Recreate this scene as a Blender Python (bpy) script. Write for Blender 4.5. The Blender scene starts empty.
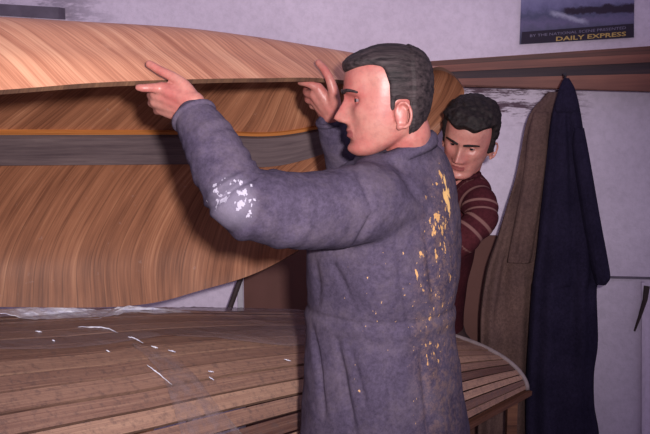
import bpy, bmesh, math, random
import numpy as np
from mathutils import Vector, Matrix, noise
random.seed(7); np.random.seed(7)
S = bpy.context.scene; COL = S.collection

# ---------------------------------------------------------------- camera, light, exposure
CAMZ = 1.60; PITCH = math.radians(9.0); F = 903.0
cam = bpy.data.objects.new('camera', bpy.data.cameras.new('camera')); COL.objects.link(cam)
cam.location = (0, 0, CAMZ); cam.rotation_euler = (math.pi/2 - PITCH, 0, 0)
cam.data.sensor_width = 36; cam.data.lens = 36*F/650; cam.data.clip_start = .02
S.camera = cam
w = bpy.data.worlds.new('world'); S.world = w; w.use_nodes = True
w.node_tree.nodes['Background'].inputs[0].default_value = (.62, .52, .74, 1)
w.node_tree.nodes['Background'].inputs[1].default_value = .50
fl = bpy.data.lights.new('camera_flash', 'SPOT'); fo = bpy.data.objects.new('camera_flash', fl); COL.objects.link(fo)
fo.location = (.115, -.05, 1.69); fl.energy = 290; fl.shadow_soft_size = .035; fl.color = (1, .93, .93)
fl.spot_size = math.radians(60); fl.spot_blend = 1
fo.rotation_euler = (math.pi/2 - math.radians(8), 0, math.radians(7))
S.view_settings.view_transform = 'Standard'; S.view_settings.look = 'None'
S.view_settings.gamma = 1; S.view_settings.exposure = 0; S.view_settings.use_curve_mapping = False

def P(px, py, Y):
    """world point seen at a pixel of the 650x434 frame, at distance Y along the room"""
    x = (px-325)/F; u = (217-py)/F
    dy = math.cos(PITCH) + u*math.sin(PITCH); dz = -math.sin(PITCH) + u*math.cos(PITCH)
    return Vector((x/dy*Y, Y, CAMZ + dz/dy*Y))

# ---------------------------------------------------------------- materials
def srgb(c):
    return tuple(((v/255)/12.92 if v/255 <= .04045 else ((v/255+.055)/1.055)**2.4) for v in c) + (1,)
class MT:
    def __init__(s, name, rough=.6, spec=.3):
        s.m = bpy.data.materials.new(name); s.m.use_nodes = True; s.t = s.m.node_tree
        s.b = s.t.nodes['Principled BSDF']; s.b.inputs['Roughness'].default_value = rough
        s.b.inputs['Specular IOR Level'].default_value = spec
    def n(s, typ, **k):
        x = s.t.nodes.new(typ)
        for a, v in k.items():
            if a.startswith('_'): setattr(x, a[1:], v)
            else: x.inputs[a.replace('__', ' ')].default_value = v
        return x
    def l(s, a, b): s.t.links.new(a, b)
    def coord(s, kind='Object', scale=(1,1,1), rot=(0,0,0), loc=(0,0,0)):
        c = s.n('ShaderNodeTexCoord'); mp = s.n('ShaderNodeMapping')
        mp.inputs['Scale'].default_value = scale; mp.inputs['Rotation'].default_value = rot; mp.inputs['Location'].default_value = loc
        s.l(c.outputs[kind], mp.inputs['Vector']); return mp.outputs[0]
    def noise(s, vec, scale, detail=4, rough=.55):
        x = s.n('ShaderNodeTexNoise', Scale=scale, Detail=detail, Roughness=rough); s.l(vec, x.inputs['Vector']); return x.outputs[0]
    def ramp(s, fac, stops):
        r = s.n('ShaderNodeValToRGB'); s.l(fac, r.inputs[0]); e = r.color_ramp.elements
        while len(e) < len(stops): e.new(.5)
        for k, (p, c) in enumerate(stops):
            e[k].position = p; e[k].color = c if len(c) == 4 else (*c, 1)
        return r.outputs[0]
    def mix(s, fac, a, b, mode='MIX'):
        x = s.n('ShaderNodeMix'); x.data_type = 'RGBA'; x.blend_type = mode
        for sock, v in ((0, fac), (6, a), (7, b)):
            if hasattr(v, 'links'): s.l(v, x.inputs[sock])
            else: x.inputs[sock].default_value = v
        return x.outputs[2]
    def math(s, op, a, b=0, c=None):
        x = s.n('ShaderNodeMath'); x.operation = op
        for k, v in enumerate((a, b) if c is None else (a, b, c)):
            if hasattr(v, 'links'): s.l(v, x.inputs[k])
            else: x.inputs[k].default_value = v
        return x.outputs[0]
    def bump(s, h, strength=.3, dist=.005):
        x = s.n('ShaderNodeBump'); x.inputs['Strength'].default_value = strength; x.inputs['Distance'].default_value = dist
        s.l(h, x.inputs['Height']); s.l(x.outputs[0], s.b.inputs['Normal'])
    def col(s, c):
        if hasattr(c, 'links'): s.l(c, s.b.inputs['Base Color'])
        else: s.b.inputs['Base Color'].default_value = c
BW = lambda v: (v, v, v, 1)

def plain(name, c, rough=.6, nz=30, amt=.25, bump=.15, spec=.3):
    m = MT(name, rough, spec); v = m.coord(); n = m.noise(v, nz)
    f = m.ramp(n, [(.3, BW(1-amt)), (.7, BW(1))]); m.col(m.mix(1, srgb(c), f, 'MULTIPLY')); m.bump(n, bump, .003); return m.m

def wood_uv(name, dark, mid, light, across, along=3, rough=.55, spec=.3, seam=.0, skew=0, plankvar=.6, grime=None):
    """UV in metres: u along the boat, v round the girth. Strips run where u + skew*v is constant ('across' strips per metre)."""
    m = MT(name, rough, spec)
    c = m.n('ShaderNodeTexCoord'); sp = m.n('ShaderNodeSeparateXYZ'); m.l(c.outputs['UV'], sp.inputs[0])
    if skew == 'hull':
        v_ = sp.outputs[1]; vp = m.math('MAXIMUM', v_, 0); vn = m.math('MINIMUM', v_, 0)
        q = m.math('MULTIPLY_ADD', vn, .65, sp.outputs[0]); q = m.math('MULTIPLY_ADD', vp, .50, q)
        q = m.math('SUBTRACT', q, m.math('MULTIPLY', m.math('MULTIPLY', vp, vp), .27)); ln = sp.outputs[1]
    elif skew is not None:
        q = m.math('MULTIPLY_ADD', sp.outputs[1], skew, sp.outputs[0]); ln = sp.outputs[1]
    else:
        q = sp.outputs[1]; ln = sp.outputs[0]
    qs = m.math('MULTIPLY', q, across)
    idx = m.math('FLOOR', qs); fr = m.math('FRACT', qs)
    wn = m.n('ShaderNodeTexWhiteNoise'); wn.noise_dimensions = '1D'; m.l(idx, wn.inputs['W'])
    cb = m.n('ShaderNodeCombineXYZ'); m.l(m.math('MULTIPLY', q, 75), cb.inputs[0]); m.l(m.math('MULTIPLY', ln, along), cb.inputs[1])
    m.l(m.math('MULTIPLY', wn.outputs[0], 7), cb.inputs[2])
    g = m.noise(cb.outputs[0], 1.6, 5, .65)
    cb2 = m.n('ShaderNodeCombineXYZ'); m.l(m.math('MULTIPLY', q, 9), cb2.inputs[0]); m.l(m.math('MULTIPLY', ln, 2), cb2.inputs[1])
    g2 = m.noise(cb2.outputs[0], 1.3, 3)
    f = m.math('MULTIPLY_ADD', wn.outputs[0], plankvar*.35, m.math('MULTIPLY_ADD', g, .62, m.math('MULTIPLY', g2, .38)))
    colr = m.ramp(f, [(.38+plankvar*.1, srgb(dark)), (.55+plankvar*.14, srgb(mid)), (.74+plankvar*.2, srgb(light))])
    if seam > 0:
        d = m.math('ABSOLUTE', m.math('SUBTRACT', fr, .5))
        sm = m.ramp(d, [(.46, BW(1)), (.495, BW(1-seam))])
        colr = m.mix(1, colr, sm, 'MULTIPLY')
    if grime:
        ob = m.coord(); gn = m.noise(ob, grime[1], 5, .7)
        colr = m.mix(m.ramp(gn, [(grime[2], BW(0)), (grime[2]+.15, BW(grime[3]))]), colr, srgb(grime[0]))
    m.col(colr); m.bump(g, .25, .002); return m.m

M = {}
# plastered wall: lilac white, flaking to brick courses under the shelf, damp stains at the upper left
def wall_mat():
    m = MT('lilac_plaster', .85, .1); v = m.coord()
    n = m.noise(v, 2.2, 6, .6); n2 = m.noise(v, 38, 4, .7)
    c = m.ramp(n, [(.3, srgb((214,200,220))), (.7, srgb((232,218,238)))])
    c = m.mix(.35, c, m.ramp(n2, [(.3, BW(.62)), (.6, BW(1))]), 'MULTIPLY')
    sp = m.n('ShaderNodeSeparateXYZ'); m.l(v, sp.inputs[0])
    # flaking band: object z close to the shelf underside, x right part
    zb = m.math('ABSOLUTE', m.math('SUBTRACT', sp.outputs[2], 1.505))
    band = m.ramp(zb, [(.05, BW(1)), (.11, BW(0))])
    xb = m.ramp(m.math('ABSOLUTE', m.math('SUBTRACT', sp.outputs[0], .62)), [(.30, BW(1)), (.42, BW(0))])
    mpv = m.coord(scale=(5, 5, 30)); fn = m.noise(mpv, 1.2, 5, .75)
    fl_ = m.math('MULTIPLY', m.math('MULTIPLY', band, xb), m.ramp(fn, [(.47, BW(0)), (.55, BW(1))]))
    c = m.mix(fl_, c, srgb((104,84,98)))
    # damp marks high on the left
    zb = m.ramp(sp.outputs[2], [(.855, BW(0)), (.9, BW(1))])
    mpv = m.coord(scale=(2.2, 2.2, 9)); dn = m.noise(mpv, 1.7, 5, .7)
    c = m.mix(m.math('MULTIPLY', m.ramp(sp.outputs[0], [(.0, BW(0)), (.01, BW(0))]), 1), c, c)
    lx = m.ramp(m.math('MULTIPLY_ADD', sp.outputs[0], -.5, 0), [(.42, BW(0)), (.55, BW(1))])
    c = m.mix(m.math('MULTIPLY', lx, m.ramp(dn, [(.5, BW(0)), (.6, BW(.55))])), c, srgb((104,92,112)))
    m.col(c); m.bump(n2, .35, .006); return m.m
M['wall'] = wall_mat()
M['ledge'] = plain('grey_ledge', (118,108,124), .8, 14, .35)
M['floor'] = plain('dusty_concrete', (96,88,90), .9, 6, .4)
M['shell_out'] = wood_uv('flash_lit_veneer', (178,112,84), (222,156,122), (250,196,156), 27, 2, .45, .3, .18, 'hull', .40, ((240,184,150), 7, .58, .35))  # outer skin: same veneer, flash brightness put into a paler colour
M['shell'] = wood_uv('mahogany_veneer', (116,72,52), (158,104,76), (198,142,108), 27, 2, .5, .3, .32, 'hull', .30, ((186,158,150), 34, .64, .5))
M['shell_edge'] = wood_uv('veneer_edge', (84,60,50), (110,80,62), (134,100,76), 30, 6)
M['hog'] = wood_uv('glue_stained_timber', (84,70,74), (108,92,94), (134,116,114), 4, 3, .7, .2, 0, None, .3)
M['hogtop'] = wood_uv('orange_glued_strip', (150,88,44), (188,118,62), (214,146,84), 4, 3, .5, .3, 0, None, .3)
M['mould'] = wood_uv('weathered_batten', (92,62,56), (150,114,100), (198,158,134), 1, 4.5, .5, .4, 0, None, .9, ((92,76,76), 60, .5, .5))
M['frame'] = wood_uv('frame_timber', (70,42,34), (108,70,54), (138,94,72), 5, 3, .6, .3, 0, None, .4)
M['trim'] = plain('grey_edge_tape', (150,134,136), .6, 40, .3)
M['shelf_red'] = wood_uv('red_brown_plank', (70,34,32), (112,60,52), (150,90,74), 60, 1.0, .5, .3, .3, None, .8)
M['shelf_gap'] = wood_uv('plank_gap_shade', (48,36,50), (66,48,58), (90,62,62), 12, 2, .6, .3, 0, None, .5)
M['panel'] = plain('brown_hardboard', (112,76,70), .8, 5, .25, .1)
M['white_post'] = plain('white_painted_post', (190,184,194), .6, 20, .15)
M['stick'] = plain('dark_stick', (66,52,54), .7, 30, .3)
M['screw'] = plain('dark_steel_nail', (60,56,62), .4)

def cloth(name, c, c2, rough=.95, weave=420, sheen=0):
    m = MT(name, rough, .1); v = m.coord(); n = m.noise(v, 7, 5, .65); n2 = m.noise(v, weave, 2, .6)
    cc = m.mix(m.ramp(n, [(.35, BW(0)), (.68, BW(1))]), srgb(c), srgb(c2))
    cc = m.mix(.75, cc, m.ramp(m.noise(v, 110, 4, .85), [(.36, BW(.55)), (.62, BW(1.12))]), 'MULTIPLY')
    m.b.inputs['Sheen Weight'].default_value = sheen
    m.cc = cc; m.vv = v; m.n2 = n2; m.bump(n2, .35, .002); return m
m = cloth('brown_coat_cloth', (96,74,72), (116,90,84)); m.col(m.cc); M['brown_coat'] = m.m
m = cloth('navy_coat_cloth', (33,28,48), (44,38,60)); m.col(m.cc); M['navy_coat'] = m.m
M['lining'] = plain('coat_loop', (40,34,40), .9)

def skin(name, base, red, dark):
    m = MT(name, .42, .5); v = m.coord()
    n = m.noise(v, 14, 4, .6); n2 = m.noise(v, 90, 3, .6)
    c = m.mix(m.ramp(n, [(.38, BW(0)), (.66, BW(1))]), srgb(base), srgb(red))
    c = m.mix(m.ramp(n2, [(.45, BW(0)), (.75, BW(.35))]), c, srgb(dark))
    m.b.inputs['Subsurface Weight'].default_value = .08; m.b.inputs['Subsurface Radius'].default_value = (.012,.004,.003)
    m.b.inputs['Subsurface Scale'].default_value = .5
    m.col(c); m.bump(n2, .2, .002); return m.m
M['skin'] = skin('ruddy_skin', (182,124,112), (176,98,92), (128,74,70))
M['skin2'] = skin('ruddy_skin_two', (206,144,130), (190,116,108), (150,96,90))
M['lips'] = plain('lips', (164,92,90), .45, 60, .2)
M['eye'] = plain('eye_white', (140,120,122), .25, 20, .05, 0, .5)
M['iris'] = plain('eye_iris', (30,22,26), .2, 20, .1, 0, .5)
def hairmat(name, a, b, sc=(14, 190, 190)):
    m = MT(name, .6, .25); v = m.coord(scale=sc); n = m.noise(v, 1.0, 5, .7)
    m.col(m.ramp(n, [(.35, srgb(a)), (.68, srgb(b))])); m.bump(n, .8, .004); return m.m
M['hair'] = hairmat('dark_combed_hair', (26,20,23), (72,60,62), (9,100,100))
M['hair2'] = hairmat('dark_tousled_hair', (20,15,17), (50,40,40), (60, 70, 90))

# ---------------------------------------------------------------- mesh helpers
def tag(o, label=None, cat=None, group=None, kind=None):
    if label: o['label'] = label
    if cat: o['category'] = cat
    if group: o['group'] = group
    if kind: o['kind'] = kind
    return o
def empty(name, loc):
    o = bpy.data.objects.new(name, None); COL.objects.link(o); o.location = loc; o.empty_display_size = .1; return o
def mesh(name, verts, faces, mats, parent=None, uv=None, smooth=True, origin=None, midx=None):
    """verts in world space; origin = world location the object gets (children use the parent's)"""
    org = Vector(origin) if origin is not None else (parent.matrix_world.translation.copy() if parent and parent.parent is None else Vector((0,0,0)))
    if parent is not None:
        org = Vector(parent['_w']) if '_w' in parent else Vector(parent.location)
    me = bpy.data.meshes.new(name)
    v = np.asarray([tuple(q) for q in verts], dtype=float) - np.array(org)
    me.from_pydata(v.tolist(), [], [list(map(int, f)) for f in faces])
    if not isinstance(mats, (list, tuple)): mats = [mats]
    for q in mats: me.materials.append(q)
    if midx is not None: me.polygons.foreach_set('material_index', list(map(int, midx)))
    if uv is not None:
        ul = me.uv_layers.new(name='UVMap'); li = np.zeros(len(me.loops), dtype=np.int32); me.loops.foreach_get('vertex_index', li)
        ul.data.foreach_set('uv', np.asarray(uv, dtype=float)[li].ravel())
    me.polygons.foreach_set('use_smooth', [smooth]*len(me.polygons)); me.update()
    o = bpy.data.objects.new(name, me); COL.objects.link(o)
    if parent is not None: o.parent = parent
    else: o.location = org
    return o
def recalc(o):
    b = bmesh.new(); b.from_mesh(o.data); bmesh.ops.recalc_face_normals(b, faces=b.faces); b.to_mesh(o.data); b.free(); return o

class G:   # geometry collector
    def __init__(s): s.v = []; s.f = []; s.uv = []
    def add(s, v, f, uv=None):
        k = len(s.v); s.v += [tuple(q) for q in v]; s.f += [[i+k for i in q] for q in f]; s.uv += (uv if uv is not None else [(q[0], q[2]) for q in v])
    def box8(s, c, uvs=None):          # 8 corners: 4 front loop, 4 back loop
        s.add(c, [[0,1,2,3],[7,6,5,4],[0,4,5,1],[1,5,6,2],[2,6,7,3],[3,7,4,0]], uvs)
    def box(s, a, b):
        x0,y0,z0 = a; x1,y1,z1 = b
        s.box8([(x0,y0,z0),(x1,y0,z0),(x1,y0,z1),(x0,y0,z1),(x0,y1,z0),(x1,y1,z0),(x1,y1,z1),(x0,y1,z1)])
    def bar(s, a, b, wv, tv):          # bar from a to b with half-size vectors
        a, b, wv, tv = map(Vector, (a, b, wv, tv)); L = (b-a).length
        c = [a-wv-tv, b-wv-tv, b+wv-tv, a+wv-tv, a-wv+tv, b-wv+tv, b+wv+tv, a+wv+tv]
        W = wv.length*2; s.box8(c, [(0,0),(L,0),(L,W),(0,W),(0,.5),(L,.5),(L,W+.5),(0,W+.5)])
    def tube(s, pts, rad, n=12, cap=True):
        pts = [Vector(p) for p in pts]; rad = rad if isinstance(rad, (list,tuple)) else [rad]*len(pts)
        t0 = (pts[1]-pts[0]).normalized(); up = Vector((0,0,1)) if abs(t0.z) < .9 else Vector((1,0,0))
        nrm = (up - t0*up.dot(t0)).normalized(); v = []; L = 0; uv = []
        for i, p in enumerate(pts):
            t = (pts[min(i+1,len(pts)-1)] - pts[max(i-1,0)]).normalized()
            nrm = (nrm - t*nrm.dot(t)).normalized(); bi = t.cross(nrm)
            if i: L += (p-pts[i-1]).length
            for k in range(n):
                a = 2*math.pi*k/n; v.append(p + (nrm*math.cos(a) + bi*math.sin(a))*rad[i]); uv.append((L, k/n*.1))
        f = [[i*n+k, i*n+(k+1)%n, (i+1)*n+(k+1)%n, (i+1)*n+k] for i in range(len(pts)-1) for k in range(n)]
        if cap: f += [list(range(n))[::-1], [(len(pts)-1)*n+k for k in range(n)]]
        s.add(v, f, uv)
    def build(s, name, mat, parent=None, smooth=False, origin=None):
        return mesh(name, s.v, s.f, mat, parent, s.uv, smooth, origin)

def crom(pts, n):
    """Catmull-Rom through control vectors, n samples"""
    P_ = [np.array(p, dtype=float) for p in pts]; m_ = len(P_)
    P_ = [2*P_[0]-P_[1]] + P_ + [2*P_[-1]-P_[-2]]; out = []
    for q in np.linspace(0, m_-1, n):
        i = min(int(q), m_-2); t = q-i; a, b, c, d = P_[i:i+4]
        out.append(.5*((2*b) + (-a+c)*t + (2*a-5*b+4*c-d)*t*t + (-a+3*b-3*c+d)*t**3))
    return out

def sphere(c, r, n=16, axes=None):
    """ellipsoid; r a number or 3 radii, axes a 3x3 with the axes as rows"""
    r = (r, r, r) if not hasattr(r, '__len__') else r
    ax = np.eye(3) if axes is None else np.array([list(a) for a in axes]); v = []; f = []
    rows = n//2
    for i in range(rows+1):
        ph = math.pi*i/rows
        for k in range(n):
            a = 2*math.pi*k/n
            if i in (0, rows) and k: continue
            q = np.array([math.sin(ph)*math.cos(a)*r[0], math.sin(ph)*math.sin(a)*r[1], math.cos(ph)*r[2]])
            v.append(tuple(q@ax + np.array(c)))
    idx = lambda i, k: 0 if i == 0 else (1+(rows-1)*n if i == rows else 1+(i-1)*n+k % n)
    for i in range(rows):
        for k in range(n):
            q = [idx(i,k), idx(i+1,k), idx(i+1,k+1), idx(i,k+1)]; u = []
            for z in q:
                if z not in u: u.append(z)
            f.append(u)
    return v, f
def chain(g, nodes, n=16):
    """tapered limb: nodes = [(point, radius)], rounded joints; resampled smoothly"""
    c = crom([(*p, r) for p, r in nodes], max(6, 6*(len(nodes)-1)+1))
    g.tube([Vector(q[:3]) for q in c], [float(q[3]) for q in c], n)
    for q in (c[0], c[-1]):
        v, f = sphere(q[:3], float(q[3])*.995, n); g.add(v, f)

def remesh(g, voxel, smooth=4, fac=.5):
    me = bpy.data.meshes.new('t'); me.from_pydata([tuple(q) for q in g.v], [], g.f)
    b = bmesh.new(); b.from_mesh(me); bmesh.ops.recalc_face_normals(b, faces=b.faces); b.to_mesh(me); b.free()
    o = bpy.data.objects.new('t', me); COL.objects.link(o)
    r = o.modifiers.new('r', 'REMESH'); r.mode = 'VOXEL'; r.voxel_size = voxel
    if smooth:
        q = o.modifiers.new('s', 'SMOOTH'); q.iterations = smooth; q.factor = fac
    bpy.context.view_layer.update()
    dg = bpy.context.evaluated_depsgraph_get(); e = o.evaluated_get(dg).to_mesh()
    v = np.zeros(len(e.vertices)*3); e.vertices.foreach_get('co', v)
    nn = np.zeros(len(e.vertices)*3); e.vertices.foreach_get('normal', nn)
    f = [list(p.vertices) for p in e.polygons]
    o.to_mesh_clear(); bpy.data.objects.remove(o); bpy.data.meshes.remove(me)
    return v.reshape(-1,3), f, nn.reshape(-1,3)

# ================================================================ THE SETTING
# back wall runs a little nearer to the camera on the right
WA = math.radians(13); wd = Vector((math.cos(WA), -math.sin(WA), 0)); wn_ = Vector((-math.sin(WA), -math.cos(WA), 0))
W0 = Vector((0, 3.72, 0))
def on_wall(px, py, off=0.0):
    """world point where the pixel's ray meets the wall plane, moved 'off' metres into the room"""
    p = P(px, py, 1.0) - Vector((0,0,CAMZ)); o = Vector((0,0,CAMZ))
    t = (W0 + wn_*off - o).dot(wn_)/p.dot(wn_); return o + p*t
g = G(); a = W0 - wd*3.4; b = W0 + wd*2.6
g.box8([a, b, b+Vector((0,0,2.7)), a+Vector((0,0,2.7)), a-wn_*.15, b-wn_*.15, b-wn_*.15+Vector((0,0,2.7)), a-wn_*.15+Vector((0,0,2.7))])
tag(g.build('wall_back', M['wall'], origin=(0,0,0)), kind='structure')
g = G(); g.box((-3.6, -1.5, -.1), (3.2, 4.6, 0)); tag(g.build('floor', M['floor'], origin=(0,0,0)), kind='structure')
# grey ledge high on the left of the wall
g = G(); a = on_wall(-260, -6, .03); b = on_wall(62, 13.5, .03)
g.bar(a, b, Vector((0,0,.024)), wn_*.028)
tag(g.build('trim_1', M['ledge'], origin=(0,0,0)), kind='structure')
# plaster seam and lower dado on the right
g = G(); a = on_wall(560, 276, .004); b = on_wall(690, 279, .004); g.bar(a, b, Vector((0,0,.004)), wn_*.006)
tag(g.build('trim_2', M['ledge'], origin=(0,0,0)), kind='structure')
g = G(); g.bar(on_wall(643, 282, .01), on_wall(643, 620, .01), wd*.006, wn_*.012)
tag(g.build('trim_3', M['wall'], origin=(0,0,0)), kind='structure')

# ---------------------------------------------------------------- shelf of long timbers on the wall
def board(corners, d, name, mat, parent):
    """front face through 4 pixels (tl, tr, br, bl), standing d metres off the wall"""
    g = G(); q = [on_wall(x, y, d) for x, y in corners]; back = [p - wn_*(d-.002) for p in q]
    L = (q[1]-q[0]).length; H = (q[0]-q[3]).length
    g.box8([q[3], q[2], q[1], q[0], back[3], back[2], back[1], back[0]], [(0,0),(L,0),(L,H),(0,H),(0,.3),(L,.3),(L,H+.3),(0,H+.3)])
    return g.build(name, mat, parent)
sh = empty('wall_shelf', on_wall(560, 80, .05)); tag(sh, 'long red-brown wooden shelf of stacked planks fixed across the wall below the poster', 'shelf')
board([(300,70),(760,38.5),(760,57),(300,79)], .14, 'top_plank', M['shelf_red'], sh)
board([(300,79),(760,57),(760,76),(300,86)], .10, 'gap_shade', M['shelf_gap'], sh)  # stands in for the gap between planks, shade put into its dark colour
board([(300,82.5),(760,71),(760,95),(300,79)], .13, 'bottom_plank', M['shelf_red'], sh)

# ---------------------------------------------------------------- poster
def poster_mat():
    m = MT('ship_poster_print', .7, .15); c = m.n('ShaderNodeTexCoord'); sp = m.n('ShaderNodeSeparateXYZ'); m.l(c.outputs['UV'], sp.inputs[0])
    n = m.noise(c.outputs['UV'], 5, 6, .65)
    n = m.noise(c.outputs['UV'], 11, 6, .7)
    y = m.math('MULTIPLY_ADD', n, .20, sp.outputs[1]); 
    sea = m.ramp(y, [(.16, srgb((84,84,106))), (.27, srgb((112,104,140))), (.33, srgb((88,88,118))), (.40, srgb((120,116,156))), (.55, srgb((150,146,186)))])
    x = sp.outputs[0]
    # dark hull of the ship with a pale bow wave
    sx = m.math('MULTIPLY', m.ramp(m.math('MULTIPLY_ADD', n, .1, x), [(.40, BW(0)), (.46, BW(1))]), m.ramp(m.math('ABSOLUTE', m.math('SUBTRACT', m.math('MULTIPLY_ADD', n, -.10, sp.outputs[1]), .20)), [(.022, BW(1)), (.04, BW(0))]))
    c1 = m.mix(sx, sea, srgb((58,48,66)))
    wv = m.math('MULTIPLY', m.ramp(m.math('ABSOLUTE', m.math('SUBTRACT', m.math('MULTIPLY_ADD', x, .3, m.math('MULTIPLY_ADD', n, .08, sp.outputs[1])), .37)), [(.005, BW(.9)), (.03, BW(0))]), m.ramp(x, [(.25, BW(0)), (.3, BW(1)), (.55, BW(1)), (.62, BW(0))]))
    c1 = m.mix(wv, c1, srgb((170,168,196)))
    m.col(c1); return m.m
M['poster'] = poster_mat(); M['band'] = plain('poster_dark_band', (46,36,56), .7, 12, .15, 0)
M['yellow'] = plain('yellow_print', (184,150,84), .5, 12, .1, 0); M['grey_print'] = plain('pale_print', (120,110,142), .5, 12, .1, 0)
def wall_quad(px, off, name, mat, parent, nx=12, thick=.0012, curl=0):
    """thin sheet following the wall through 4 pixels tl,tr,br,bl"""
    tl, tr, br, bl = [on_wall(x, y, off) for x, y in px]; v = []; uv = []; f = []
    for s_ in (0, 1):
        for i in range(nx+1):
            for j in range(nx+1):
                a, b = i/nx, j/nx
                p = (bl*(1-a)+br*a)*(1-b) + (tl*(1-a)+tr*a)*b
                p = p + wn_*(curl*(math.exp(-a*9)+.4*math.exp(-b*8)) - s_*thick); v.append(p); uv.append((a, b))
    k = (nx+1)**2
    for i in range(nx):
        for j in range(nx):
            q = i*(nx+1)+j; f.append([q, q+nx+1, q+nx+2, q+1]); f.append([k+q, k+q+1, k+q+nx+2, k+q+nx+1])
    for i in range(nx):
        for q, r_ in ((i, i+1), (nx*(nx+1)+i, nx*(nx+1)+i+1)): f.append([q, r_, r_+k, q+k])
        for q, r_ in ((i*(nx+1), (i+1)*(nx+1)), (i*(nx+1)+nx, (i+1)*(nx+1)+nx)): f.append([q, r_, r_+k, q+k])
    return recalc(mesh(name, v, f, mat, parent, uv, False))
po = empty('wall_poster', on_wall(578, 40, .01)); tag(po, 'poster of a ship at sea with yellow newspaper lettering, on wall above the shelf', 'poster')
wall_quad([(524,-78),(635,-84),(634,37.5),(519.5,44.5)], .008, 'printed_sheet', M['poster'], po, curl=.006)
wall_quad([(522,32),(633.6,23.5),(633.6,37),(521,44)], .0165, 'caption_band', M['band'], po)
def text(s_, px0, px1, H, mat, name, off=.0185, bold=0):
    cu = bpy.data.curves.new(name, 'FONT'); cu.body = s_; cu.size = 1; cu.extrude = 0; cu.offset = bold; cu.resolution_u = 2
    o = bpy.data.objects.new(name, cu); COL.objects.link(o); bpy.context.view_layer.update()
    me = bpy.data.meshes.new_from_object(o.evaluated_get(bpy.context.evaluated_depsgraph_get())); bpy.data.objects.remove(o)
    v = np.array([tuple(q.co) for q in me.vertices]); lo = v.min(0); hi = v.max(0)
    A, B = on_wall(*px0, off), on_wall(*px1, off); ex = (B-A); ez = Vector((0,0,1))
    W = [A + ex*float((q[0]-lo[0])/(hi[0]-lo[0])) + ez*float((q[1]-lo[1])/(hi[1]-lo[1])*H) for q in v]
    f = [list(p.vertices) for p in me.polygons]; bpy.data.meshes.remove(me)
    return mesh(name, W, f, mat, po, smooth=False)
text('DAILY EXPRESS', (556, 41.2), (626, 36), .0165, M['yellow'], 'yellow_lettering', bold=.022)
text('BY THE NATIONAL SCENE PRESENTED', (530, 37.2), (626, 29), .010, M['grey_print'], 'small_lettering')
g = G(); g.tube([on_wall(647,286,.02), on_wall(645,300,.03), on_wall(640,316,.025), on_wall(634.5,331,.02)], [.012,.010,.007,.004], 8)
tag(g.build('hanging_strap', M['stick'] if 'stick' in M else M['ledge'], origin=on_wall(647,286,.0)), 'short dark strap hanging on the wall at the far right, right of navy coat', 'strap')
# ---------------------------------------------------------------- nail, boards behind the boats
g = G(); g.tube([on_wall(565,77,0), on_wall(565,77,.24), on_wall(565,74,.26)], .006, 8)
hk = tag(g.build('coat_peg', M['screw'], origin=on_wall(565,77,0)), 'dark peg on the shelf holding both hanging coats', 'peg')
g = G(); a = on_wall(243, 232, .022); b = on_wall(500, 236, .022)
g.box8([Vector((a.x,a.y,0)), Vector((b.x,b.y,0)), b, a, Vector((a.x,a.y,0))-wn_*.018, Vector((b.x,b.y,0))-wn_*.018, b-wn_*.018, a-wn_*.018])
tag(g.build('brown_board', M['panel'], origin=(a.x,a.y,0)), 'large plain brown board standing against wall behind the two men', 'board')
g = G(); a = on_wall(239.5, 240, .05); g.box8([Vector((a.x-.011,a.y,0)),Vector((a.x+.011,a.y,0)),Vector((a.x+.011,a.y,a.z)),Vector((a.x-.011,a.y,a.z)),Vector((a.x-.011,a.y+.02,0)),Vector((a.x+.011,a.y+.02,0)),Vector((a.x+.011,a.y+.02,a.z)),Vector((a.x-.011,a.y+.02,a.z))])
tag(g.build('white_batten', M['white_post'], origin=(a.x,a.y,0)), 'narrow white upright batten at the left edge of the brown board', 'batten')
g = G(); a = on_wall(249, 255, .19); b = on_wall(214, 352, .30); d_ = (b-a); b = a + d_*(a.z-.01)/(a.z-b.z); g.tube([a, b], .011, 10)
tag(g.build('leaning_stick', M['stick'], origin=b), 'thin dark stick leaning beside the white batten under the hull', 'stick')

# ================================================================ THE MOULD (upturned plank former)
import numpy as _n
Gd = Vector((.654, .757, 0)); Gn = Vector((-.757, .654, 0))
def mould_pt(t, u, lift=0.0):
    """t metres along the mould (0 = right-hand end, negative towards the camera's left), u in [-1,1] across: -1 near side"""
    end = P(526, 391, 3.0)
    base = Vector((end.x, end.y, 0)) + Gd*t
    L = -t
    b = .44 + .20*(1-math.exp(-L/.9)); h = .655 + .385*(1-math.exp(-L/1.25)) + .05*max(0, min(1, (L-.7)/1.2)) + .02*max(0, min(1, (L-1.5)/.5)) ; z0 = end.z
    c = base + Gn*b
    uu = abs(u); z = z0 + (h+lift - z0)*(1-uu**2.5)**(1/2.1)
    return Vector((c.x, c.y, 0)) + Gn*(u*(b+lift)) + Vector((0,0,z))
mo = empty('boat_mould', (mould_pt(-1,0).x, mould_pt(-1,0).y, 0)); tag(mo, 'low upturned boat mould of weathered brown battens in front of the standing man', 'boat mould')
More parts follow.
